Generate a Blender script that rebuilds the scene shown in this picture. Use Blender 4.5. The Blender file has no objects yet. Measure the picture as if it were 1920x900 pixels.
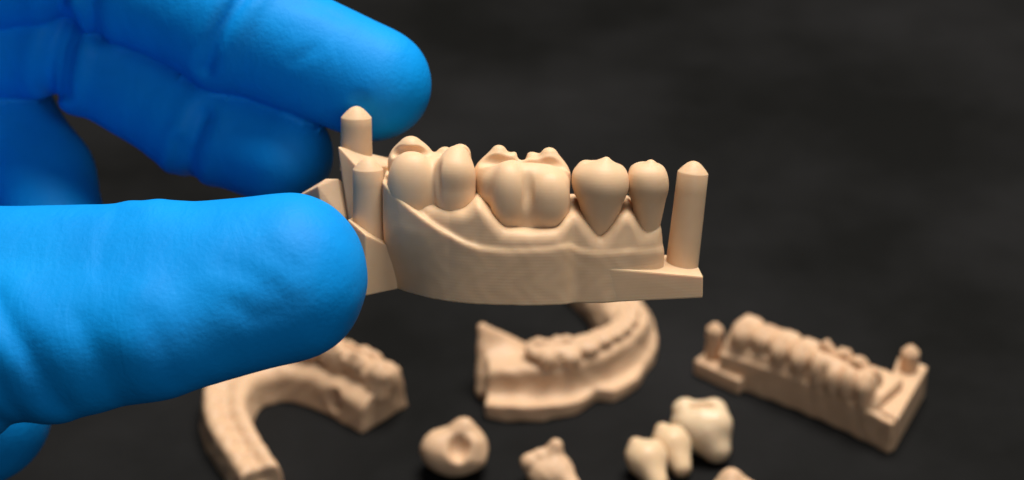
import bpy, bmesh, math
import numpy as np
from mathutils import Vector, Matrix, Euler

# ------------------------------------------------------------------ camera, light, exposure
sc = bpy.context.scene
MM = 0.001
PITCH = 30.0                       # camera looks down at the table
LENS = 70.0
FPX = 1920 * LENS / 36.0           # focal length in photo pixels
CAM_H = 210.0                      # mm above the table
D0 = 258.0                         # mm from the lens to the held model
CAM = np.array([0.0, 0.0, CAM_H])
FWD = np.array([0, math.cos(math.radians(PITCH)), -math.sin(math.radians(PITCH))])
UP = np.array([0, math.sin(math.radians(PITCH)), math.cos(math.radians(PITCH))])
RIGHT = np.array([1.0, 0, 0])

cd = bpy.data.cameras.new('camera')
cam = bpy.data.objects.new('camera', cd)
sc.collection.objects.link(cam)
cam.location = tuple(CAM * MM)
cam.rotation_euler = (math.radians(90 - PITCH), 0, 0)
cd.lens = LENS
cd.sensor_width = 36
cd.clip_start = 0.01
cd.clip_end = 20
cd.dof.use_dof = True
cd.dof.focus_distance = 0.254
cd.dof.aperture_fstop = 20
sc.camera = cam

w = bpy.data.worlds.new('World')
sc.world = w
w.use_nodes = True
bg = w.node_tree.nodes['Background']
bg.inputs[0].default_value = (0.8, 0.9, 1.0, 1)
bg.inputs[1].default_value = 0.022


def area(name, loc, target, size, power, col):
    l = bpy.data.lights.new(name, 'AREA')
    l.shape = 'DISK'
    l.size = size
    l.energy = power
    l.color = col
    o = bpy.data.objects.new(name, l)
    sc.collection.objects.link(o)
    o.location = loc
    o.rotation_euler = (Vector(target) - Vector(loc)).to_track_quat('-Z', 'Y').to_euler()
    return o


area('key_softbox', (0.12, 0.44, 0.80), (0.0, 0.25, 0.05), 0.46, 11.5, (1.0, 0.95, 0.88))
area('fill_softbox', (0.20, -0.30, 0.38), (-0.02, 0.2, 0.08), 0.45, 1.0, (0.95, 0.97, 1.0))

sc.view_settings.view_transform = 'Standard'
sc.view_settings.look = 'None'
sc.view_settings.exposure = 0
sc.view_settings.gamma = 1
sc.render.engine = 'CYCLES'
sc.cycles.use_denoising = True
sc.cycles.max_bounces = 8


# ------------------------------------------------------------------ helpers
def ray(px, py):
    return FWD + RIGHT * (px - 960) / FPX + UP * (450 - py) / FPX


def T(px, py, z=0.0):
    """photo pixel -> point (mm, world) on the plane z above the table"""
    r = ray(px, py)
    return CAM + r * ((z - CAM[2]) / r[2])


def H(px, py, Z):
    """photo pixel -> hand frame (mm): x right, y up, z towards the viewer"""
    k = (D0 - Z) / FPX
    return np.array([(px - 960) * k, (450 - py) * k, Z])


EL = math.radians(13.0)            # the held model is seen 13 degrees from above its own base
SE, CE = math.sin(EL), math.cos(EL)
S = D0 / FPX
OX, OY = 985.0, 570.0


def Lz(py, y):
    return ((OY - py) * S - y * SE) / CE


def L(px, py, y):
    """photo pixel + depth y into the model -> model frame (mm): x right, y away, z up"""
    return np.array([(px - OX) * S * (1 + y * 0.7 / D0), y, Lz(py, y)])


def lx(px, y=0):
    return (px - OX) * S * (1 + y * 0.7 / D0)


def yb(py):
    """depth of a point of the model's underside seen at photo row py"""
    return (OY - py) * S / SE


def smin(a, b, k):
    h = np.clip(0.5 + 0.5 * (b - a) / k, 0, 1)
    return b + (a - b) * h - k * h * (1 - h)


def smax(a, b, k):
    return -smin(-a, -b, k)


def sphere(P, c, r):
    return np.linalg.norm(P - np.asarray(c, P.dtype), axis=1) - r


def ellip(P, c, r):
    q = (P - np.asarray(c, P.dtype))
    r = np.asarray(r, P.dtype)
    k0 = np.linalg.norm(q / r, axis=1)
    k1 = np.linalg.norm(q / (r * r), axis=1)
    return k0 * (k0 - 1) / np.maximum(k1, 1e-6)


def lobe(P, c, r, p=2.6):
    """squarish egg"""
    q = np.abs(P - np.asarray(c, P.dtype)) / np.asarray(r, P.dtype)
    return ((q ** p).sum(1) ** (1 / p) - 1) * min(r)


def cone(P, a, b, r1, r2):
    """round cone: the hull of two spheres"""
    a = np.asarray(a, float)
    ba = np.asarray(b, float) - a
    l2 = ba @ ba
    rr = r1 - r2
    a2 = l2 - rr * rr
    if a2 <= 1e-6:
        return sphere(P, a, r1) if r1 > r2 else sphere(P, b, r2)
    il = 1.0 / l2
    pa = P - a.astype(P.dtype)
    y = pa @ ba.astype(P.dtype)
    z = y - l2
    x2 = np.maximum((pa * pa).sum(1) - y * y * il, 0) * l2 * l2
    y2 = y * y * l2
    z2 = z * z * l2
    k = np.sign(rr) * rr * rr * x2
    c1 = np.sign(z) * a2 * z2 > k
    c2 = np.sign(y) * a2 * y2 < k
    return np.where(c1, np.sqrt(x2 + z2) * il - r2, np.where(c2, np.sqrt(x2 + y2) * il - r1, (np.sqrt(x2 * a2 * il) + y * rr) * il - r1))


def seg2(P, a, b):
    a = np.asarray(a[:2], P.dtype)
    b = np.asarray(b[:2], P.dtype)
    ab = b - a
    t = np.clip(((P[:, :2] - a) @ ab) / (ab @ ab), 0, 1)
    return np.linalg.norm(P[:, :2] - a - t[:, None] * ab, axis=1)


def surface(f, lo, hi, h, subdiv=1):
    """naive surface nets, quad subdivision, projection back on the field"""
    lo = np.asarray(lo, float)
    hi = np.asarray(hi, float)
    n = np.ceil((hi - lo) / h).astype(int) + 1
    ax = [np.arange(n[i], dtype=np.float32) * h + lo[i] for i in range(3)]
    V = np.empty(n, np.float32)
    YY, ZZ = np.meshgrid(ax[1], ax[2], indexing='ij')
    step = max(1, int(400000 / YY.size))
    for i in range(0, n[0], step):
        xs = ax[0][i:i + step]
        P = np.empty((len(xs),) + YY.shape + (3,), np.float32)
        P[..., 0] = xs[:, None, None]
        P[..., 1] = YY
        P[..., 2] = ZZ
        V[i:i + step] = f(P.reshape(-1, 3)).reshape(P.shape[:3])
    neg = V < 0
    m = n - 1
    acc = np.zeros(tuple(m) + (3,), np.float32)
    cnt = np.zeros(tuple(m), np.float32)
    for d in range(3):
        o = [k for k in range(3) if k != d]
        sa = [slice(None)] * 3
        sb = [slice(None)] * 3
        sa[d] = slice(0, -1)
        sb[d] = slice(1, None)
        A, B = V[tuple(sa)], V[tuple(sb)]
        cr = neg[tuple(sa)] != neg[tuple(sb)]
        t = np.where(cr, A / np.where(cr, A - B, 1), 0)
        for i in (0, 1):
            for j in (0, 1):
                s = [slice(None)] * 3
                s[o[0]] = slice(i, i + m[o[0]])
                s[o[1]] = slice(j, j + m[o[1]])
                c = cr[tuple(s)]
                cnt += c
                acc[..., d] += np.where(c, t[tuple(s)], 0)
                acc[..., o[0]] += c * i
                acc[..., o[1]] += c * j
    act = cnt > 0
    idx = -np.ones(tuple(m), np.int64)
    ii = np.argwhere(act)
    idx[act] = np.arange(len(ii))
    verts = (ii + acc[act] / cnt[act][:, None]) * h + lo
    faces = []
    for d in range(3):
        o1, o2 = (d + 1) % 3, (d + 2) % 3
        sa = [slice(1, -1)] * 3
        sb = [slice(1, -1)] * 3
        sa[d] = slice(0, -1)
        sb[d] = slice(1, None)
        A, B = neg[tuple(sa)], neg[tuple(sb)]
        for flip in (False, True):
            e = np.argwhere((A & ~B) if not flip else (~A & B))
            if not len(e):
                continue
            g = e + 1
            g[:, d] = e[:, d]
            q = []
            for (u, v) in ((-1, -1), (0, -1), (0, 0), (-1, 0)):
                c = g.copy()
                c[:, o1] += u
                c[:, o2] += v
                q.append(idx[c[:, 0], c[:, 1], c[:, 2]])
            q = np.stack(q, 1)
            faces.append(q if not flip else q[:, ::-1])
    faces = np.concatenate(faces)
    for _ in range(subdiv):
        e = np.stack([faces, np.roll(faces, -1, 1)], 2).reshape(-1, 2)
        es = np.sort(e, 1)
        key = es[:, 0] * (len(verts) + 1) + es[:, 1]
        uq, first, inv = np.unique(key, return_index=True, return_inverse=True)
        inv = inv.reshape(-1)
        mid = verts[es[first]].mean(1)
        cen = verts[faces].mean(1)
        nv = len(verts)
        em = (nv + inv).reshape(-1, 4)
        ci = nv + len(mid) + np.arange(len(faces))
        nf = []
        for k in range(4):
            nf.append(np.stack([faces[:, k], em[:, k], ci, em[:, k - 1]], 1))
        verts = np.concatenate([verts, mid, cen])
        faces = np.concatenate(nf)
    hh = h * 0.15
    for _ in range(3):
        P = verts.astype(np.float64)
        d = f(P)
        G = np.stack([f(P + np.eye(3)[k] * hh) - f(P - np.eye(3)[k] * hh) for k in range(3)], 1) / (2 * hh)
        g2 = np.maximum((G * G).sum(1), 0.05)
        stp = np.clip(d / g2, -0.5 * h, 0.5 * h)
        verts = verts - G * stp[:, None] * 0.85
    return verts, faces


def obj(name, vf, mat, parent=None, smooth=True, origin=(0, 0, 0)):
    v, f = vf
    v = (np.asarray(v, float) - np.asarray(origin)) * MM
    me = bpy.data.meshes.new(name)
    if isinstance(f, np.ndarray):
        me.vertices.add(len(v))
        me.vertices.foreach_set('co', v.ravel().astype(np.float32))
        me.loops.add(f.size)
        me.loops.foreach_set('vertex_index', f.ravel().astype(np.int32))
        me.polygons.add(len(f))
        me.polygons.foreach_set('loop_start', np.arange(0, f.size, 4, dtype=np.int32))
        me.polygons.foreach_set('loop_total', np.full(len(f), 4, np.int32))
        me.update(calc_edges=True)
        me.validate()
    else:
        me.from_pydata([tuple(x) for x in v], [], f)
    if smooth:
        me.polygons.foreach_set('use_smooth', np.ones(len(me.polygons), bool))
    me.materials.append(mat)
    o = bpy.data.objects.new(name, me)
    sc.collection.objects.link(o)
    o.location = tuple(np.asarray(origin) * MM)
    if parent:
        o.parent = parent
    return o


def hull(name, pts, mat, parent, bev=0.25):
    """convex block through the given corners with softened edges"""
    bm = bmesh.new()
    for p in pts:
        bm.verts.new(tuple(np.asarray(p) * MM))
    r = bmesh.ops.convex_hull(bm, input=bm.verts)
    bmesh.ops.delete(bm, geom=list({g for g in r['geom_interior'] + r['geom_unused'] if isinstance(g, bmesh.types.BMVert)}), context='VERTS')
    bmesh.ops.dissolve_limit(bm, angle_limit=math.radians(3), verts=bm.verts, edges=bm.edges)
    bmesh.ops.bevel(bm, geom=bm.edges[:], offset=bev * MM, segments=2, profile=0.6, affect='EDGES', clamp_overlap=True)
    bmesh.ops.recalc_face_normals(bm, faces=bm.faces)
    me = bpy.data.meshes.new(name)
    bm.to_mesh(me)
    bm.free()
    me.materials.append(mat)
    o = bpy.data.objects.new(name, me)
    sc.collection.objects.link(o)
    o.parent = parent
    return o


def post(name, base, top, r, tip, mat, parent):
    """round pin with a blunt conical head"""
    base, top = np.asarray(base, float), np.asarray(top, float)
    ax = top - base
    Ln = np.linalg.norm(ax)
    prof = [(0.0, r), (1.2, r)]
    for k in range(1, 6):
        prof.append((1.2 + (Ln - tip - 1.2) * k / 5, r * (1 - 0.012 * k)))
    rr = prof[-1][1]
    prof += [(Ln - tip + 0.02, rr * 0.995), (Ln - tip + 0.12, rr * 0.96), (Ln - tip * 0.72, rr * 0.83), (Ln - tip * 0.45, rr * 0.64), (Ln - tip * 0.22, rr * 0.45), (Ln - tip * 0.09, rr * 0.29), (Ln - tip * 0.02, rr * 0.14), (Ln, 0.02)]
    n = 40
    vs, fs = [], []
    q = Vector(ax).to_track_quat('Z', 'Y').to_matrix()
    for (t, rad) in prof:
        for k in range(n):
            a = 2 * math.pi * k / n
            p = q @ Vector((rad * math.cos(a), rad * math.sin(a), t))
            vs.append(base + np.array(p))
    for i in range(len(prof) - 1):
        for k in range(n):
            fs.append([i * n + k, i * n + (k + 1) % n, (i + 1) * n + (k + 1) % n, (i + 1) * n + k])
    fs.append(list(range((len(prof) - 1) * n, len(prof) * n)))
    fs.append(list(range(n - 1, -1, -1)))
    return obj(name, (vs, fs), mat, parent)


def empty(name, loc, rot=(0, 0, 0)):
    o = bpy.data.objects.new(name, None)
    sc.collection.objects.link(o)
    o.empty_display_size = 0.01
    o.location = tuple(np.asarray(loc) * MM)
    o.rotation_euler = rot
    return o


def tag(o, label, cat, group=None):
    o['label'] = label
    o['category'] = cat
    if group:
        o['group'] = group


# ------------------------------------------------------------------ materials
def new_mat(name):
    m = bpy.data.materials.new(name)
    m.use_nodes = True
    nt = m.node_tree
    return m, nt, nt.nodes['Principled BSDF']


def resin(name, col, col2, rough=0.45, sss=0.35, layers=0.35, period=0.42, blotch=260):
    m, nt, b = new_mat(name)
    N, K = nt.nodes, nt.links
    tc = N.new('ShaderNodeTexCoord')
    no = N.new('ShaderNodeTexNoise')
    no.inputs['Scale'].default_value = blotch
    no.inputs['Detail'].default_value = 5
    K.new(tc.outputs['Object'], no.inputs['Vector'])
    mx = N.new('ShaderNodeMixRGB')
    mx.inputs[1].default_value = (*col, 1)
    mx.inputs[2].default_value = (*col2, 1)
    K.new(no.outputs['Fac'], mx.inputs[0])
    K.new(mx.outputs[0], b.inputs['Base Color'])
    b.inputs['Roughness'].default_value = rough
    b.inputs['Specular IOR Level'].default_value = 0.22
    b.inputs['Subsurface Weight'].default_value = sss
    b.inputs['Subsurface Radius'].default_value = (1.0, 0.55, 0.3)
    b.inputs['Subsurface Scale'].default_value = 0.0011
    # print layers: thin horizontal steps, uneven in strength
    mp = N.new('ShaderNodeMapping')
    K.new(tc.outputs['Object'], mp.inputs['Vector'])
    wv = N.new('ShaderNodeTexWave')
    wv.wave_type = 'BANDS'
    wv.bands_direction = 'Z'
    wv.inputs['Scale'].default_value = 0.314 / (period * MM)
    wv.inputs['Distortion'].default_value = 0.0
    wv.inputs['Detail'].default_value = 2
    wv.inputs['Detail Scale'].default_value = 0.4
    K.new(mp.outputs[0], wv.inputs['Vector'])
    n2 = N.new('ShaderNodeTexNoise')
    n2.inputs['Scale'].default_value = 420
    n2.inputs['Detail'].default_value = 4
    K.new(tc.outputs['Object'], n2.inputs['Vector'])
    mul = N.new('ShaderNodeMath')
    mul.operation = 'MULTIPLY'
    K.new(wv.outputs['Fac'], mul.inputs[0])
    K.new(n2.outputs['Fac'], mul.inputs[1])
    n3 = N.new('ShaderNodeTexNoise')
    n3.inputs['Scale'].default_value = 3000
    n3.inputs['Detail'].default_value = 3
    K.new(tc.outputs['Object'], n3.inputs['Vector'])
    ad = N.new('ShaderNodeMath')
    ad.operation = 'MULTIPLY_ADD'
    ad.inputs[1].default_value = 0.4
    K.new(n3.outputs['Fac'], ad.inputs[0])
    K.new(mul.outputs[0], ad.inputs[2])
    bp = N.new('ShaderNodeBump')
    bp.inputs['Strength'].default_value = layers
    bp.inputs['Distance'].default_value = 0.00006
    K.new(ad.outputs[0], bp.inputs['Height'])
    K.new(bp.outputs[0], b.inputs['Normal'])
    return m


M_HELD = resin('beige_print_resin', (0.61, 0.405, 0.24), (0.73, 0.505, 0.315), rough=0.5, sss=0.45, layers=0.11)
M_TOOTH = resin('beige_print_resin_teeth', (0.67, 0.45, 0.27), (0.74, 0.51, 0.315), rough=0.48, sss=0.3, layers=0.08)
M_JAW = resin('tan_print_resin', (0.56, 0.365, 0.225), (0.68, 0.455, 0.285), layers=0.4, blotch=160)
M_CROWN = resin('ivory_crown_resin', (0.67, 0.49, 0.31), (0.75, 0.58, 0.39), rough=0.28, sss=0.5, layers=0.03)


M_CROWN2 = resin('tan_crown_resin', (0.66, 0.46, 0.28), (0.74, 0.55, 0.35), rough=0.35, sss=0.5, layers=0.03)


def glove_mat():
    m, nt, b = new_mat('blue_nitrile')
    N, K = nt.nodes, nt.links
    tc = N.new('ShaderNodeTexCoord')
    no = N.new('ShaderNodeTexNoise')
    no.inputs['Scale'].default_value = 90
    no.inputs['Detail'].default_value = 6
    K.new(tc.outputs['Object'], no.inputs['Vector'])
    mx = N.new('ShaderNodeMixRGB')
    mx.inputs[1].default_value = (0.0005, 0.20, 0.60, 1)
    mx.inputs[2].default_value = (0.0005, 0.305, 0.80, 1)
    K.new(no.outputs['Fac'], mx.inputs[0])
    K.new(mx.outputs[0], b.inputs['Base Color'])
    b.inputs['Roughness'].default_value = 0.6
    b.inputs['Specular IOR Level'].default_value = 0.14
    # fine grip texture and stretch wrinkles
    fine = N.new('ShaderNodeTexNoise')
    fine.inputs['Scale'].default_value = 1500
    fine.inputs['Detail'].default_value = 4
    K.new(tc.outputs['Object'], fine.inputs['Vector'])
    mp = N.new('ShaderNodeMapping')
    mp.inputs['Scale'].default_value = (1.0, 0.35, 0.5)
    mp.inputs['Rotation'].default_value = (0, 0, math.radians(-18))
    K.new(tc.outputs['Object'], mp.inputs['Vector'])
    wr = N.new('ShaderNodeTexNoise')
    wr.inputs['Scale'].default_value = 330
    wr.inputs['Detail'].default_value = 6
    wr.inputs['Distortion'].default_value = 0.8
    K.new(mp.outputs[0], wr.inputs['Vector'])
    bp = N.new('ShaderNodeBump')
    bp.inputs['Strength'].default_value = 0.5
    bp.inputs['Distance'].default_value = 0.00012
    K.new(fine.outputs['Fac'], bp.inputs['Height'])
    b2 = N.new('ShaderNodeBump')
    b2.inputs['Strength'].default_value = 0.26
    b2.inputs['Distance'].default_value = 0.0006
    K.new(wr.outputs['Fac'], b2.inputs['Height'])
    K.new(bp.outputs[0], b2.inputs['Normal'])
    K.new(b2.outputs[0], b.inputs['Normal'])
    return m


def slate_mat():
    m, nt, b = new_mat('dark_slate')
    N, K = nt.nodes, nt.links
    tc = N.new('ShaderNodeTexCoord')
    no = N.new('ShaderNodeTexNoise')
    no.inputs['Scale'].default_value = 9
    no.inputs['Detail'].default_value = 8
    no.inputs['Roughness'].default_value = 0.6
    K.new(tc.outputs['Object'], no.inputs['Vector'])
    cr = N.new('ShaderNodeValToRGB')
    cr.color_ramp.elements[0].position = 0.40
    cr.color_ramp.elements[0].color = (0.0045, 0.0045, 0.0042, 1)
    cr.color_ramp.elements[1].position = 0.72
    cr.color_ramp.elements[1].color = (0.0165, 0.0162, 0.0168, 1)
    K.new(no.outputs['Fac'], cr.inputs[0])
    K.new(cr.outputs[0], b.inputs['Base Color'])
    b.inputs['Roughness'].default_value = 0.68
    b.inputs['Specular IOR Level'].default_value = 0.06
    n2 = N.new('ShaderNodeTexNoise')
    n2.inputs['Scale'].default_value = 60
    n2.inputs['Detail'].default_value = 8
    K.new(tc.outputs['Object'], n2.inputs['Vector'])
    bp = N.new('ShaderNodeBump')
    bp.inputs['Strength'].default_value = 0.4
    bp.inputs['Distance'].default_value = 0.001
    K.new(n2.outputs['Fac'], bp.inputs['Height'])
    K.new(bp.outputs[0], b.inputs['Normal'])
    return m


M_GLOVE = glove_mat()
M_SLATE = slate_mat()

# ------------------------------------------------------------------ table
bm = bmesh.new()
bmesh.ops.create_cube(bm, size=1.0)
bmesh.ops.scale(bm, vec=(1.6, 1.4, 0.02), verts=bm.verts)
bmesh.ops.translate(bm, vec=(0, 0.45, -0.01), verts=bm.verts)
bmesh.ops.bevel(bm, geom=bm.edges[:], offset=0.002, segments=2, affect='EDGES')
me = bpy.data.meshes.new('table_top')
bm.to_mesh(me)
bm.free()
me.materials.append(M_SLATE)
table = bpy.data.objects.new('table_top', me)
sc.collection.objects.link(table)
table['kind'] = 'structure'

# ------------------------------------------------------------------ the held model
origin_w = CAM + FWD * D0 + RIGHT * (OX - 960) * S + UP * (450 - OY) * S
held = empty('dental_model', origin_w, (math.radians(-PITCH) + EL, 0, 0))
tag(held, 'sharp beige printed model of four teeth pinched between the blue gloved fingers', 'dental model')

# outline of the underside seen in the photograph
FX = np.array([lx(p) for p in (700, 735, 760, 800, 830, 860, 900, 950, 1000, 1050, 1066, 1078, 1092, 1125, 1165, 1200, 1235, 1252)])
FY = np.array([yb(p) for p in (532, 540, 548, 558, 563, 567, 570, 572, 572.5, 571.5, 570, 567.5, 568.5, 568.5, 566, 563, 559, 554)])
xs_f = np.linspace(FX[0], FX[-1], 400)
ys_f = np.interp(xs_f, FX, FY)
ker = np.hanning(33)
ker /= ker.sum()
ys_f = np.convolve(np.pad(ys_f, 16, mode='edge'), ker, 'valid')


TOPY = np.interp(xs_f, [lx(p) for p in (700, 735, 760, 800, 860, 920, 985, 1060, 1078, 1125, 1200, 1252)], [7.5, 5.2, 3.9, 2.7, 1.2, 0.3, 0.0, 0.2, 0.5, 0.5, 1.9, 4.0])
TOPY = np.convolve(np.pad(TOPY, 16, mode='edge'), ker, 'valid')


def front(x, z=0.0):
    u = np.clip((np.asarray(z) + 0.5) / 10.0, 0, 1)
    u = u * u * (3 - 2 * u)
    return np.interp(x, xs_f, ys_f) * (1 - u) + np.interp(x, xs_f, np.minimum(TOPY, ys_f)) * u


XL, XR = lx(722), lx(1247)


def foot(P, grow=0.0):
    x, y = P[:, 0], P[:, 1]
    yf = front(x, P[:, 2])
    sl = (np.interp(x + 0.1, xs_f, ys_f) - np.interp(x - 0.1, xs_f, ys_f)) / 0.2
    a = (yf - y) / np.sqrt(1 + sl * sl)
    b = y - (yf * 0.55 + 11.5)
    d = smax(a, b, 2.5)
    d = smax(d, smax(x - XR, XL - x, 0.5), 1.2)
    return d - grow


gm = [(700, 305), (730, 322), (760, 356), (800, 384), (845, 397), (872, 397), (897, 380), (922, 406), (945, 430), (1000, 434), (1045, 431),
      (1063, 407), (1076, 399), (1090, 408), (1108, 430), (1125, 450), (1142, 432), (1162, 404), (1177, 397), (1190, 406), (1204, 430),
      (1215, 438), (1228, 426), (1243, 408), (1260, 404)]
GX = np.array([lx(a) for a, b_ in gm])
GZ = np.array([Lz(b_, 0.8 + front(lx(a), 9)) for a, b_ in gm])
xs_g = np.linspace(GX[0], GX[-1], 500)
zs_g = np.interp(xs_g, GX, GZ)
zs_g = np.convolve(np.pad(zs_g, 12, mode='edge'), np.hanning(25) / np.hanning(25).sum(), 'valid')
bmn = [(700, 322), (735, 354), (770, 386), (820, 424), (870, 452), (905, 464), (960, 470), (1030, 466), (1068, 458), (1082, 468), (1125, 474), (1180, 470), (1250, 468)]
BX = np.array([lx(a) for a, b_ in bmn])
BZ = np.array([Lz(b_, front(lx(a), 8)) for a, b_ in bmn])
BZ = np.convolve(np.pad(np.interp(xs_g, BX, BZ), 16, mode='edge'), ker, 'valid')
BX = xs_g


def wob(P, s):
    return np.sin(P[:, 0] * 1.7 / s + 1.3 * np.sin(P[:, 1] * 1.1 / s + P[:, 2] * 0.8 / s)) * np.cos(P[:, 2] * 1.5 / s + np.sin(P[:, 0] * 0.9 / s))


PAP = [(897, 2.6), (1076, 2.2), (1177, 2.0)]


def gum_f(P):
    x, z = P[:, 0], P[:, 2]
    g = np.interp(x, xs_g, zs_g)
    g = g + np.clip((P[:, 1] - front(x, z) - 2.0) * 0.12, 0, 1.2)
    sl = (np.interp(x + 0.15, xs_g, zs_g) - np.interp(x - 0.15, xs_g, zs_g)) / 0.3
    top = (z - g) / np.sqrt(1 + 0.8 * sl * sl)
    # gum surface leans inward towards the teeth, with root bulges and hollows between
    lean = np.clip(z - 6.5, 0, 8) * 0.10
    hol = np.zeros_like(x)
    for p, wd in PAP:
        hol += 0.10 * np.exp(-((x - lx(p)) / 0.8) ** 2) * np.clip((z - 4.5) / 4, 0, 1)
    ft = foot(P) + lean + hol
    d = smax(ft, top, 1.7)
    hb = np.interp(x, BX, BZ)
    roll = np.interp(x, [lx(735), lx(880), lx(960)], [0.6, 0.42, 0.12])
    base = smax(foot(P) - roll, (z - hb) * 0.8, 0.6)
    d = smin(d, base, 0.45)
    d = smax(d, -z, 0.15)
    return d + 0.012 * wob(P, 0.8)


obj('base', surface(gum_f, (XL - 2, -3, -1), (XR + 2, 26, 20), 0.36, 1), M_HELD, held)


def molar2(P):
    d = lobe(P, L(774, 352, 6.6), (3.25, 3.2, 4.9), 2.25)
    r_ = lobe(P, L(853, 352, 5.9), (2.8, 3.0, 4.7), 2.25)
    r_ = smin(r_, cone(P, L(854, 325, 5.4), L(858, 296, 6.4), 2.5, 1.7), 0.8)
    d = smin(d, r_, 0.35)
    e = cone(P, L(780, 380, 10.8), L(773, 303, 9.8), 3.5, 2.9)
    e = smin(e, cone(P, L(773, 303, 9.6), L(772, 275, 9.4), 3.0, 1.65), 0.8)
    e = smin(e, cone(P, L(848, 380, 10.0), L(864, 287, 8.6), 3.2, 1.4), 0.5)
    e = smin(e, cone(P, L(840, 350, 10.2), L(836, 290, 10.0), 2.6, 1.3), 0.5)
    d = smin(d, e, 0.45)
    d = smin(d, lobe(P, L(812, 342, 8.8), (5.4, 4.2, 4.0)), 0.4)
    d = smin(d, cone(P, L(812, 430, 9), L(812, 360, 9), 3.6, 3.9), 0.7)
    d = smax(d, -cone(P, L(818, 275, 4.6), L(820, 388, 3.0), 0.8, 0.4), 0.45)
    d = smax(d, -cone(P, L(742, 282, 8.1), L(885, 284, 7.3), 0.75, 0.6), 0.4)
    return d


def molar1(P):
    y = 0.5
    d = lobe(P, L(955, 369, y + 3.5), (2.5, 3.1, 4.6), 2.25)
    d = smin(d, cone(P, L(955, 330, y + 4.2), L(964, 300, y + 5.6), 1.6, 0.7), 0.6)
    r_ = lobe(P, L(1029, 375, y + 3.5), (2.75, 3.2, 4.1), 2.3)
    r_ = smin(r_, cone(P, L(1028, 338, y + 4.4), L(1027, 305, y + 6.4), 1.8, 0.8), 0.6)
    r_ = smin(r_, cone(P, L(1017, 345, y + 3.6), L(1044, 345, y + 3.8), 1.6, 1.5), 0.6)
    d = smin(d, r_, 0.3)
    e = cone(P, L(940, 395, y + 7), L(930, 330, y + 7), 3.2, 2.75)
    e = smin(e, cone(P, L(931, 330, y + 7.2), L(936, 285, y + 7.6), 2.85, 1.1), 0.9)
    e = smin(e, cone(P, L(948, 320, y + 7.2), L(966, 298, y + 7.4), 1.9, 1.1), 0.8)
    f_ = cone(P, L(1022, 395, y + 8), L(1030, 330, y + 7.4), 3.2, 2.6)
    f_ = smin(f_, cone(P, L(1030, 330, y + 7.4), L(1030, 291, y + 7.6), 2.6, 1.2), 0.9)
    f_ = smin(f_, cone(P, L(1010, 350, y + 8.6), L(998, 299, y + 8.4), 2.2, 1.2), 0.9)
    f_ = smin(f_, cone(P, L(1044, 345, y + 5.5), L(1054, 325, y + 5.2), 1.7, 1.0), 0.5)
    e = smin(e, f_, 0.5)
    d = smin(d, e, 0.4)
    d = smin(d, lobe(P, L(982, 348, y + 5.9), (5.9, 4.0, 3.6)), 0.5)
    d = smin(d, cone(P, L(990, 445, y + 5.3), L(990, 385, y + 5.4), 3.7, 4.0), 0.7)
    d = smax(d, -cone(P, L(991, 294, y + 2.2), L(989, 398, y + 0.7), 0.8, 0.45), 0.4)
    d = smax(d, -cone(P, L(905, 298, y + 5.6), L(1062, 306, y + 5.4), 0.9, 0.9), 0.4)
    d = smax(d, -cone(P, L(978, 285, y + 4), L(978, 292, y + 9), 0.5, 0.5), 0.8)
    return d


def premolar2(P):
    y = 0.9
    d = cone(P, L(1124, 432, y + 3.4), L(1127, 350, y + 3.3), 1.7, 3.3)
    d = smin(d, cone(P, L(1128, 345, y + 3.0), L(1135, 302, y + 3.0), 2.9, 0.55), 0.9)
    d = smin(d, lobe(P, L(1124, 337, y + 4.6), (3.7, 3.6, 2.5)), 0.6)
    d = smin(d, cone(P, L(1106, 350, y + 6.6), L(1097, 312, y + 6.4), 2.2, 0.9), 0.5)
    d = smin(d, cone(P, L(1125, 452, y + 4.4), L(1125, 360, y + 4.4), 1.1, 2.9), 0.8)
    d = smax(d, -cone(P, L(1106, 296, y + 4.6), L(1150, 298, y + 5.6), 0.7, 0.7), 0.7)
    return d


def premolar1(P):
    y = 2.2
    d = cone(P, L(1215, 426, y + 3.0), L(1214, 350, y + 2.9), 1.4, 2.45)
    d = smin(d, cone(P, L(1214, 345, y + 2.7), L(1218, 308, y + 2.8), 2.2, 0.65), 0.8)
    d = smin(d, lobe(P, L(1213, 338, y + 3.6), (2.6, 3.2, 2.5)), 0.6)
    d = smin(d, cone(P, L(1200, 350, y + 6), L(1191, 318, y + 5.8), 1.7, 0.8), 0.5)
    d = smin(d, cone(P, L(1215, 450, y + 3.8), L(1215, 360, y + 3.7), 1.0, 2.2), 0.8)
    d = smax(d, -cone(P, L(1200, 304, y + 4.4), L(1232, 306, y + 4.8), 0.5, 0.5), 0.6)
    return d


TOOTH = {}
for nm, fn, c, rng in (('molar', molar2, L(812, 395, 8.5), (7, 8)), ('molar', molar1, L(985, 420, 6), (8, 8)),
                       ('premolar', premolar2, L(1124, 420, 5), (5.5, 7)), ('premolar', premolar1, L(1214, 420, 5.6), (4.5, 7))):
    lo = (c[0] - rng[0], c[1] - rng[1], c[2] - 5)
    hi = (c[0] + rng[0], c[1] + rng[1], c[2] + 14)
    o = obj(nm, surface(fn, lo, hi, 0.26, 1), M_TOOTH, held, origin=c)
    TOOTH[fn.__name__] = o

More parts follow.
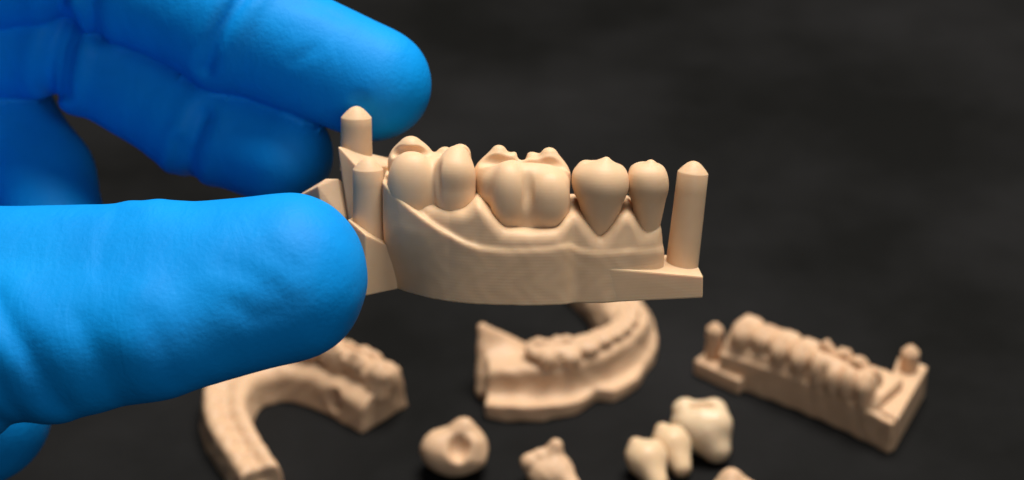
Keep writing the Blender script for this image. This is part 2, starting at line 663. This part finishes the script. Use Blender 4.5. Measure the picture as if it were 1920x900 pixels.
# right-hand ledge with its pin
ya, yc = yb(568.5), yb(560)
z_a, z_c = Lz(503, ya), Lz(519, yc)
bk = 11.5
hull('end_block', [
    (lx(1130), ya + 0.08, 0), (lx(1322), yc, 0), (lx(1312), bk, 0), (lx(1200), bk, 0),
    (lx(1138), ya + 0.08, z_a), (lx(1322), yc, z_c), (lx(1312), bk, Lz(479, bk)), (lx(1200), bk, Lz(479, bk)), (lx(1128), ya + 3, Lz(494, ya + 3))],
    M_HELD, held, 0.22)
post('alignment_pin', L(1279, 515, 7.3), L(1300, 300, 7.6), 2.16, 1.55, M_HELD, held)

# left-hand block with the near pin
y1, y2 = yb(556.5), yb(543)
hull('end_block', [
    (lx(683), y1, 0), (lx(747), y2, 0), (lx(747), y2 + 4, 0), (lx(650), y2 + 5, 0), (lx(640), y1 + 1.5, 0),
    (lx(683), y1, Lz(440, y1)), (lx(747), y2, Lz(473, y2)), (lx(747), y2 + 4, Lz(473, y2 + 4)),
    (lx(648), y1 + 2.0, Lz(410, y1 + 2.0)), (lx(650), y2 + 5, Lz(405, y2 + 5))], M_HELD, held, 0.2)
ypn = y1 + 4.6
post('alignment_pin', L(691, 478, ypn), L(692, 293, ypn), 2.14, 1.55, M_HELD, held)
# far block with the far pin
yk = 13.5
hull('end_block', [
    (lx(622), yk, Lz(268, yk)), (lx(660), yk - 1.5, Lz(309, yk - 1.5)), (lx(662), yk - 2.2, Lz(420, yk - 2.2)), (lx(645), yk - 2.2, Lz(420, yk - 2.2)),
    (lx(730), yk + 1, Lz(306, yk + 1)), (lx(730), yk + 1, 0.4), (lx(650), yk, 0.4), (lx(640), yk + 6.5, Lz(280, yk + 6.5)), (lx(730), yk + 6, Lz(290, yk + 6)),
    (lx(730), yk + 6, 0.4), (lx(645), yk + 6, 0.4)], M_HELD, held, 0.15)
ypf = yk + 2.6
post('alignment_pin', L(668, 312, ypf), L(670, 189, ypf), 2.2, 1.55, M_HELD, held)
hull('side_lug', [
    L(596, 346, 12.2), L(611, 331, 13.0), L(634, 331, 13.2), L(645, 412, 11.5), L(604, 398, 11.5), L(575, 372, 14.2), L(546, 369, 16.5),
    L(634, 331, 17), L(611, 331, 17), L(645, 420, 17), L(560, 420, 17), L(660, 350, 15), L(660, 420, 13)], M_HELD, held, 0.15)

PIN_BASE, PIN_TOP = L(668, 312, ypf), L(670, 189, ypf)

# ------------------------------------------------------------------ gloved hand
def l2h(p):
    """model frame -> hand frame"""
    x, y, z = p
    return np.array([(OX - 960) * S + x, (450 - OY) * S + y * SE + z * CE, -y * CE + z * SE])


pin_a, pin_b = l2h(PIN_BASE), l2h(PIN_TOP)

IDX = [(H(-420, -10, -34), 11.5), (H(130, -98, -27), 9.6), (H(432, 42, -22), 9.0), (H(701, 157, -19.5), 8.0)]
MID = [(H(-470, 90, -46), 11.5), (H(118, 62, -37), 8.9), (H(372, 222, -31), 8.3), (H(527, 290, -25.5), 7.4)]
RNG = [(H(-500, 210, -54), 11.0), (H(-15, 205, -47), 8.6), (H(75, 335, -42), 8.0), (H(110, 440, -35), 7.4)]
PNK = [(H(-520, 330, -60), 10.0), (H(-190, 300, -58), 7.6), (H(-90, 420, -52), 7.0), (H(-50, 520, -45), 6.4)]
THB = [(H(-520, 660, -18), 16.0), (H(-60, 602, 3), 14.2), (H(310, 560, 9), 11.6), (H(541, 520, 8.5), 9.8)]
# the thumb is broader than thick and its back faces up
THB_U = [(p + np.array([0, 4.0, -3.0]) * k_, r - 3.6 * k_) for (p, r), k_ in zip(THB, (0.6, 1.25, 1.1, 0.5))]
THB_L = [(p + np.array([0, -4.0, 4.0]) * k_, r - 3.6 * k_) for (p, r), k_ in zip(THB, (0.6, 1.25, 1.1, 0.5))]
WRIST = H(-1150, 520, -52)
ARM = H(-1900, 640, -60)

CREASES = [  # (photo path, half width mm, depth mm, z gate)
    ([(396, 130), (432, 62), (482, -20)], 1.0, 0.8, -20), ([(180, 60), (205, -60)], 1.3, 0.9, -26),
    ([(97, 172), (120, 95), (150, 20)], 1.5, 1.6, -33), ([(134, 178), (150, 110), (170, 55)], 0.9, 0.9, -33), ([(118, 178), (136, 100), (160, 40)], 0.6, 0.5, -33),
    ([(343, 350), (362, 280), (388, 222)], 1.2, 1.0, -26), ([(318, 330), (340, 270)], 0.8, 0.4, -26),
    ([(-10, 735), (50, 790), (110, 815)], 1.6, 0.9, 3), ([(-40, 600), (20, 670), (70, 760)], 1.5, 0.5, 5), ([(20, 560), (90, 650), (140, 745)], 1.4, 0.35, 8),
    ([(452, 566), (490, 592), (522, 585)], 1.0, 0.11, 12), ([(430, 495), (500, 520), (545, 558)], 1.2, 0.10, 12), ([(520, 470), (560, 500)], 1.0, 0.08, 12),
    ([(212, 405), (203, 450), (206, 505)], 0.9, 0.08, 10), ([(235, 735), (215, 660), (180, 600)], 1.5, 0.25, 10), ([(350, 700), (330, 640), (305, 590)], 1.5, 0.2, 10),
    ([(640, 40), (600, 20), (560, 15)], 0.8, 0.12, -18), ([(560, 120), (600, 100)], 0.8, 0.1, -18),
]
CREASES = [([H(*a, zg) for a in pp], wd, dp, zg) for pp, wd, dp, zg in CREASES]


def finger(P, F, k=2.0):
    d = None
    for (a, r1), (b_, r2) in zip(F[:-1], F[1:]):
        c = cone(P, a, b_, r1, r2)
        d = c if d is None else smin(d, c, k)
    return d


def hand_f(P):
    idx = finger(P, IDX, 2.5)
    # flatten and dent the index pad against the far pin
    mid = finger(P, MID, 2.0)
    rng = finger(P, RNG, 2.0)
    pnk = finger(P, PNK, 2.0)
    thb = smin(finger(P, THB_U, 1.0), finger(P, THB_L, 1.0), 9.0)
    palm = None
    for F in (IDX, MID, RNG, PNK):
        c = cone(P, F[0][0], WRIST, F[0][1], 17.0)
        palm = c if palm is None else smin(palm, c, 7.0)
    palm = smin(palm, cone(P, THB[0][0], WRIST, 15.5, 17.0), 9.0)
    palm = smin(palm, cone(P, H(-50, 768, -30), H(-600, 560, -40), 11.2, 17.0), 7.0)
    palm = smin(palm, cone(P, WRIST, ARM, 18.5, 27.0), 8.0)
    d = smin(idx, mid, 0.8)
    d = smin(d, rng, 0.8)
    d = smin(d, pnk, 0.8)
    d = smin(d, palm, 3.0)
    d = smin(d, thb, 2.5)
    for pp, wd, dp, zg in CREASES:
        q = None
        for a, b_ in zip(pp[:-1], pp[1:]):
            c = seg2(P, a, b_)
            q = c if q is None else np.minimum(q, c)
        gate = np.clip((P[:, 2] - zg + 9) / 6, 0, 1)
        d = d + gate * dp * (np.exp(-(q / wd) ** 2) - 0.4 * np.exp(-((q - 2.3 * wd) / (1.2 * wd)) ** 2))
    # loose glove film: long shallow folds
    x, y, z = P[:, 0], P[:, 1], P[:, 2]
    d = d + 0.045 * np.sin(x * 0.42 + y * 0.30 + 1.6 * np.sin(y * 0.21 + z * 0.1)) * np.cos(y * 0.33 - x * 0.10 + z * 0.2)
    d = d + 0.025 * np.sin(x * 0.95 - y * 0.6 + 1.2 * np.sin(y * 0.5)) * np.sin(z * 0.5 + y * 0.4)
    d = smax(d, -196 - x, 2.0)
    pin = cone(P, pin_a, pin_b + (pin_b - pin_a) * 0.02, 2.3, 2.3)
    d = smax(d, -(pin - 0.0), 0.6)
    return d


LO = (-200, -62, -92)
HI = (6, 62, 32)
hand = obj('gloved_hand', surface(hand_f, LO, HI, 1.1, 1), M_GLOVE, None)
hand.location = tuple((CAM + FWD * D0) * MM)
hand.rotation_euler = (math.radians(90 - PITCH), 0, 0)
tag(hand, 'hand in a blue nitrile glove pinching the beige dental model', 'hand')


# ------------------------------------------------------------------ models lying on the table
def polyline(pts, n=120):
    p = np.asarray(pts, float)
    for _ in range(4):     # corner cutting
        q = [p[0]]
        for a, b_ in zip(p[:-1], p[1:]):
            q += [a * 0.75 + b_ * 0.25, a * 0.25 + b_ * 0.75]
        q.append(p[-1])
        p = np.array(q)
    s = np.r_[0, np.cumsum(np.linalg.norm(np.diff(p, axis=0), axis=1))]
    t = np.linspace(0, s[-1], n)
    return np.stack([np.interp(t, s, p[:, k]) for k in range(p.shape[1])], 1), s[-1]


class Arch:
    def __init__(self, px, n=90):
        self.c, self.len = polyline([T(a, b_)[:2] for a, b_ in px], n)
        self.tan = np.gradient(self.c, axis=0)
        self.tan /= np.linalg.norm(self.tan, axis=1)[:, None]

    def near(self, P):
        best = np.full(len(P), 1e9)
        tt = np.zeros(len(P))
        side = np.zeros(len(P))
        over = np.zeros(len(P))
        n = len(self.c)
        for i in range(n - 1):
            a, b_ = self.c[i], self.c[i + 1]
            ab = b_ - a
            l2 = ab @ ab
            q = P[:, :2] - a
            u = (q @ ab) / l2
            uc = np.clip(u, 0, 1)
            r = q - uc[:, None] * ab
            d = (r * r).sum(1)
            m = d < best
            best[m] = d[m]
            tt[m] = (i + uc[m]) / (n - 1)
            side[m] = np.sign(ab[0] * r[m, 1] - ab[1] * r[m, 0])
        d = np.sqrt(best)
        e0 = -((P[:, :2] - self.c[0]) @ self.tan[0])
        e1 = (P[:, :2] - self.c[-1]) @ self.tan[-1]
        # lateral distance measured from the infinite end tangents, so that arms end square
        n0 = np.array([-self.tan[0][1], self.tan[0][0]])
        n1 = np.array([-self.tan[-1][1], self.tan[-1][0]])
        la = (P[:, :2] - self.c[0]) @ n0
        lb = (P[:, :2] - self.c[-1]) @ n1
        lat = d * np.where(side == 0, 1, side)
        lat = np.where((tt <= 1e-6) & (e0 > 0), la, lat)
        lat = np.where((tt >= 1 - 1e-6) & (e1 > 0), lb, lat)
        end = np.maximum(np.where(tt < 0.5, e0, -1e3), np.where(tt >= 0.5, e1, -1e3))
        return lat, tt, end

    def at(self, t):
        i = t * (len(self.c) - 1)
        k = np.arange(len(self.c))
        p = np.array([np.interp(i, k, self.c[:, 0]), np.interp(i, k, self.c[:, 1])])
        tn = np.array([np.interp(i, k, self.tan[:, 0]), np.interp(i, k, self.tan[:, 1])])
        return p, math.atan2(tn[1], tn[0])


def tooth_copy(kind, parent, p, rz, sc_, mat, tilt=(0, 0)):
    src = TOOTH[kind]
    name = 'molar' if kind.startswith('molar') else 'premolar'
    o = src.copy()
    o.name = name
    key = (kind, mat.name)
    if key not in MESHES:
        m = src.data.copy()
        m.materials[0] = mat
        MESHES[key] = m
    o.data = MESHES[key]
    sc.collection.objects.link(o)
    o.parent = parent
    o.location = tuple(np.asarray(p) * MM)
    o.rotation_euler = (math.radians(tilt[0]), math.radians(tilt[1]), rz)
    o.scale = sc_ if isinstance(sc_, tuple) else (sc_,) * 3
    return o


MESHES = {}

# --- left arch, partly behind the thumb
A = Arch([(722, 788), (650, 748), (580, 722), (505, 722), (442, 748), (420, 800), (440, 855), (492, 925)])
root = empty('arch_model', (*A.at(0.5)[0], 0))
tag(root, 'blurred horseshoe jaw model half hidden under the gloved thumb', 'dental model')
org = np.array([*A.at(0.5)[0], 0])
HT = ([0, .12, .35, .5, .65, .85, 1], [8.0, 8.2, 7.6, 7.0, 6.5, 6.0, 5.2])


def arch_left(P):
    lat, t, end = A.near(P)
    z = P[:, 2]
    h = np.interp(t, *HT)
    wd = np.interp(t, [0, .3, .5, .65, 1], [6.0, 5.8, 5.6, 4.8, 4.3])
    d = smax(np.abs(lat) - wd + np.clip(z, 0, 12) * 0.16, z - h + np.interp(t, [0, .4, .55], [.42, .36, .05]) * lat, 1.6)
    d = smax(d, end, 0.5)
    d = smax(d, -z, 0.4)
    # shallow trough along the toothless arm, ridge bumps, two small sockets
    ridge = np.clip((t - 0.5) * 4, 0, 1)
    d = d + ridge * (1.0 * np.exp(-(lat - 0.2) ** 2 / 1.6) * (z > h * 0.4) + 0.5 * np.sin(t * 95) * np.exp(-(lat / 2.4) ** 2))
    for tt, ll, zz, r in ((0.12, -5.1, 3.6, 1.6), (0.90, 0.6, 5.8, 1.1)):
        p, a = A.at(tt)
        nrm = np.array([-math.sin(a), math.cos(a)])
        c = np.array([*(p - nrm * ll * (1 if tt < .5 else 1)), zz])
        d = smax(d, -ellip(P, c, (r, r, r * 1.4)), 0.5)
    return d + 0.08 * wob(P, 1.6)


mn = A.c.min(0) - 9
mx_ = A.c.max(0) + 9
obj('base', surface(arch_left, (*mn, -1), (*mx_, 12), 0.6, 1), M_JAW, root, origin=org).location = (0, 0, 0)
for kind, t, s_ in (('premolar1', 0.405, .8), ('premolar1', 0.345, .82), ('premolar2', 0.285, .85), ('premolar2', 0.22, .85), ('molar1', 0.14, .80), ('molar2', 0.05, .76)):
    p, a = A.at(t)
    nrm = np.array([-math.sin(a), math.cos(a)])
    hh = np.interp(t, *HT)
    q = np.array([*(p - nrm * 0.8), hh - 2.4]) - org
    tooth_copy(kind, root, q, a, (s_, s_ * 0.85, s_ * 0.84), M_JAW)

# --- middle arch, its far arm passing behind the held model
B = Arch([(918, 738), (985, 742), (1060, 738), (1130, 716), (1178, 680), (1178, 645), (1158, 610), (1134, 578), (1104, 548), (1068, 522)])
org = np.array([*B.at(0.4)[0], 0])
root = empty('arch_model', org)
tag(root, 'blurred jaw model with a wide flared rim in the middle of the table', 'dental model')
HB = ([0, .1, .3, .5, .62, .8, 1], [7.5, 8.0, 8.5, 8.2, 8.0, 9.0, 9.0])


FLT = [float(B.near(np.array([T(a, b_)]))[1][0]) for a, b_ in ((918, 738), (950, 740), (1010, 742), (1065, 738), (1092, 728), (1110, 722), (1145, 708), (1172, 690), (1184, 660), (1166, 610))]


def arch_mid(P):
    lat, t, end = B.near(P)     # lat < 0 : outer side (towards the viewer on the near arm)
    z = P[:, 2]
    h = np.interp(t, *HB)
    core = smax(np.abs(lat) - np.interp(t, [0, .45, .6, 1], [4.2, 3.4, 5.0, 5.6]) + np.clip(z - 2, 0, 12) * 0.10, z - h, np.interp(t, [0, .5, .65, 1], [1.5, 1.8, 5, 6]))
    flare = np.interp(t, FLT, [8.0, 8.6, 8.6, 7.2, 4.2, 6.8, 6.6, 4.4, 4.6, 3.8])
    skirt = smax(smax(-lat - flare, lat - 3, 0.8), z - (1.6 + 0.45 * np.clip(-lat - 4, 0, 5)), 1.0)
    d = smin(core, skirt, 4.2)
    d = smax(d, end, 0.6)
    # raised flange at the left end
    a, b_ = T(908, 738, 0), T(925, 690, 0)
    fl = None
    for u in np.linspace(0, 1, 7):
        c_ = cone(P, (a[0] + 9 * u, a[1] - 1.0 + 2.0 * u, 1.5), (a[0] - 0.3 + 9 * u, a[1] + 4.6 + u, 11.5 - 5.5 * u), 1.6, 0.9)
        fl = c_ if fl is None else smin(fl, c_, 1.2)
    d = smin(d, fl, 2.5)
    d = smax(d, -z, 0.4)
    return d + 0.10 * wob(P, 1.8)


mn = B.c.min(0) - 13
mx_ = B.c.max(0) + 11
obj('base', surface(arch_mid, (*mn, -1), (*mx_, 15), 0.6, 1), M_JAW, root, origin=org).location = (0, 0, 0)
for kind, t, s_ in (('molar1', 0.19, .80), ('premolar2', 0.285, .74), ('premolar1', 0.345, .78), ('premolar1', 0.395, .72), ('premolar1', 0.44, .70), ('premolar1', 0.485, .70), ('premolar1', 0.53, .70)):
    p, a = B.at(t)
    hh = np.interp(t, *HB)
    q = np.array([*p, hh - 1.0]) - org
    tooth_copy(kind, root, q, a, (s_, s_ * .9, s_ * (0.55 if kind == 'molar1' else .52)), M_JAW)

# --- straight sectional model on the right
p0 = T(1352, 716)[:2]
p1 = T(1672, 850)[:2]
ux = (p1 - p0) / np.linalg.norm(p1 - p0)
LEN = np.linalg.norm(p1 - p0)
ang = math.atan2(ux[1], ux[0])
root = empty('quadrant_model', (*p0, 0), (0, 0, ang))
tag(root, 'blurred straight row of teeth with two end pins on the right of the table', 'dental model')
WID = 13.0
ca, sa = math.cos(-ang), math.sin(-ang)
e_ = T(1733, 744)[:2] - p0
ex, ey = ca * e_[0] - sa * e_[1], sa * e_[0] + ca * e_[1]


def quad_f(P):
    x, y, z = P[:, 0], P[:, 1], P[:, 2]
    yf = 1.6 * np.sin(np.clip(x / LEN, 0, 1) * math.pi) * 1.0
    low = smax(smax(yf - 0.6 - y, y - WID, 0.6), z - 6.5, 0.4)
    sc_ = 0.5 * np.abs(np.sin(x * math.pi / 7.2))
    up = smax(smax(yf * 0.6 + np.clip(z - 6, 0, 6) * 0.25 - y, y - WID + 3, 1.0), z - np.minimum(7.8 + (y - 0.3) * 0.9, 9.8) + sc_, 0.9)
    up = smax(up, x - LEN + 4, 0.8)
    d = smin(low, up, 0.7)
    d = smax(d, smax(-x - 0.5, (x - LEN - (ex - LEN) * y / ey + 0.3) * 0.85, 0.3), 0.4)
    d = smax(d, -z, 0.3)
    return d + 0.06 * wob(P, 1.4)


obj('base', surface(quad_f, (-2, -3, -1), (LEN + 2, WID + 3, 12), 0.5, 1), M_JAW, root)
WD = {'premolar1': 5.1, 'premolar2': 7.5, 'molar1': 12.0, 'molar2': 11.5}
seq = (('premolar2', 6.6), ('premolar1', 5.6), ('premolar2', 6.0), ('premolar2', 6.2), ('molar1', 9.8), ('molar2', 9.2))
k = (LEN - 6.0) / sum(a[1] for a in seq)
xx = 0.0
for kind, wdt in seq:
    wdt *= k
    s_ = wdt / WD[kind] * 1.06
    tooth_copy(kind, root, (xx + wdt / 2, 4.2, 5.6), 0, (s_ * 1.06, 0.95 if kind[0] == 'p' else 0.8, 0.80), M_JAW)
    xx += wdt
hull('end_block', [(-5.5, -1.2, 0), (5.0, -1.8, 0), (-5.5, 6.5, 0), (5.0, 6, 0), (-5.5, -1.2, 3.2), (5.0, -1.8, 3.2), (-5.5, 6.5, 3.4), (5, 6, 3.4)], M_JAW, root, 0.5)
post('alignment_pin', (-3.4, 2.2, 3.0), (-3.4, 2.2, 10.6), 1.65, 1.3, M_JAW, root)
hull('end_block', [(LEN - 5, 0.4, 0.05), (LEN + 0.2, 0.2, 0.05), (ex, ey, 0.05), (ex - 6, ey, 0.05),
                   (LEN - 4, 1.2, 7.2), (LEN + 0.1, 0.6, 7.2), (ex, ey, 6.8), (ex - 6, ey, 6.8)], M_JAW, root, 0.5)
post('alignment_pin', (ex - 2.3, ey - 3.2, 5.0), (ex - 2.3, ey - 3.2, 12.0), 1.75, 1.4, M_JAW, root)

# --- loose crown
c0 = T(852, 882)
root_c = c0.copy()


def crown_f(P):
    d = ellip(P, (0, 0, 4.2), (5.6, 4.8, 4.3))
    d = smin(d, ellip(P, (-3.1, -0.6, 5.0), (2.6, 3.2, 3.0)), 1.0)
    d = smin(d, cone(P, (2.2, 1.0, 4.5), (1.6, 1.6, 7.6), 3.6, 2.2), 1.2)
    d = smin(d, cone(P, (3.2, -1.5, 4.0), (3.3, -1.2, 6.6), 2.4, 1.5), 0.8)
    d = smax(d, -ellip(P, (0.9, -2.9, 7.2), (1.7, 2.2, 2.4)), 1.3)
    d = smax(d, -ellip(P, (-2.6, 1.4, 10.4), (2.2, 3.0, 2.2)), 1.0)
    d = smax(d, 0.05 - P[:, 2], 0.6)
    return d + 0.05 * wob(P, 1.2)


o = obj('crown', surface(crown_f, (-8, -7, -1), (8, 7, 12), 0.35, 1), M_JAW, None)
o.location = tuple(c0 * MM)
tag(o, 'single blurred tan tooth crown with a dark hollow, lying alone below the middle arch', 'tooth crown')

# --- small knobbly piece at the lower edge
c1 = T(1026, 905)


def frag_f(P):
    d = ellip(P, (0.3, 0, 2.6), (4.2, 3.8, 2.9))
    d = smin(d, cone(P, (0.6, 1.0, 3), (1.4, 1.8, 6.6), 2.6, 1.25), 0.9)
    d = smin(d, ellip(P, (-3.0, 0.2, 4.2), (1.7, 1.7, 1.7)), 0.7)
    d = smin(d, ellip(P, (-1.0, 1.0, 5.0), (1.7, 1.5, 1.4)), 0.6)
    d = smin(d, cone(P, (2.0, -0.5, 3), (4.0, -3.5, 1.6), 2.2, 1.8), 1.0)
    d = smax(d, 0.05 - P[:, 2], 0.6)
    return d + 0.06 * wob(P, 0.9)


o = obj('crown', surface(frag_f, (-7, -7, -1), (8, 6, 10), 0.35, 1), M_JAW, None)
o.location = tuple(c1 * MM)
tag(o, 'small knobbly tan tooth crown cut by the bottom edge, left of the ivory bridge', 'tooth crown')

# --- three-unit bridge
root = empty('dental_bridge', T(1275, 850))
tag(root, 'ivory bridge of three joined tooth crowns in front of the straight model', 'dental bridge')
org = T(1275, 850)


def unit(kind, wx, wy, hz, lean):
    """crown lying with its biting face up and back, narrow neck towards the viewer"""
    def f(P):
        q = P.copy()
        if kind == 'molar':
            d = ellip(q, (0, 0, 5.0), (wx, wy, 3.9))
            d = smin(d, ellip(q, (-wx * .5, wy * .35, 6.8), (2.4, 2.4, 2.2)), 0.5)
            d = smin(d, ellip(q, (wx * .42, wy * .35, 6.7), (2.4, 2.4, 2.2)), 0.4)
            d = smin(d, ellip(q, (-wx * .42, -wy * .35, 6.3), (2.4, 2.4, 2.2)), 0.4)
            d = smin(d, ellip(q, (wx * .5, -wy * .35, 6.2), (2.5, 2.6, 2.6)), 0.4)
            d = smin(d, cone(q, (0.5, -1.2, 4.8), (lean, -4.0, 2.6), 4.4, 2.6), 1.5)
            d = smax(d, -ellip(q, (0, 0.2, 9.0), (2.6, 0.9, 1.6)), 0.7)
        else:
            d = ellip(q, (0, 0, 3.8), (wx, wy, 3.1))
            d = smin(d, cone(q, (-wx * .45, 0.4, 4.2), (-wx * .5, 1.2, 5.6), 1.9, 1.3), 0.7)
            d = smin(d, cone(q, (wx * .45, 0.1, 4.2), (wx * .45, 0.6, 5.4), 1.9, 1.3), 0.7)
            d = smin(d, cone(q, (0.2, -1.0, 3.4), (lean, -4.6, 1.8), 2.9, 1.8), 1.4)
        return smax(d, 0.05 - q[:, 2], 0.5) + 0.02 * wob(q, 1.1)
    return surface(f, (-8, -9, -1), (8, 7, 12), 0.35, 1)


for px, py, kind, wx, wy, hz, lean, rz in ((1312, 838, 'molar', 5.4, 4.6, 8, 2.4, 0), (1258, 862, 'premolar', 3.3, 3.0, 6, 1.4, 0), (1210, 890, 'premolar', 3.5, 3.2, 6, 1.8, 0)):
    o = obj('crown', unit(kind, wx, wy, hz, lean), M_CROWN if kind == 'molar' else M_CROWN2, root)
    o.location = tuple((T(px, py) - org) * MM)

# --- last crown, only its top in the picture
o = obj('crown', surface(crown_f, (-8, -7, -1), (8, 7, 12), 0.4, 1), M_JAW, None)
o.location = tuple(T(1366, 985) * MM)
o.rotation_euler = (0, 0, 0.7)
tag(o, 'tip of a tan crown just peeking over the bottom edge right of the bridge', 'tooth crown')
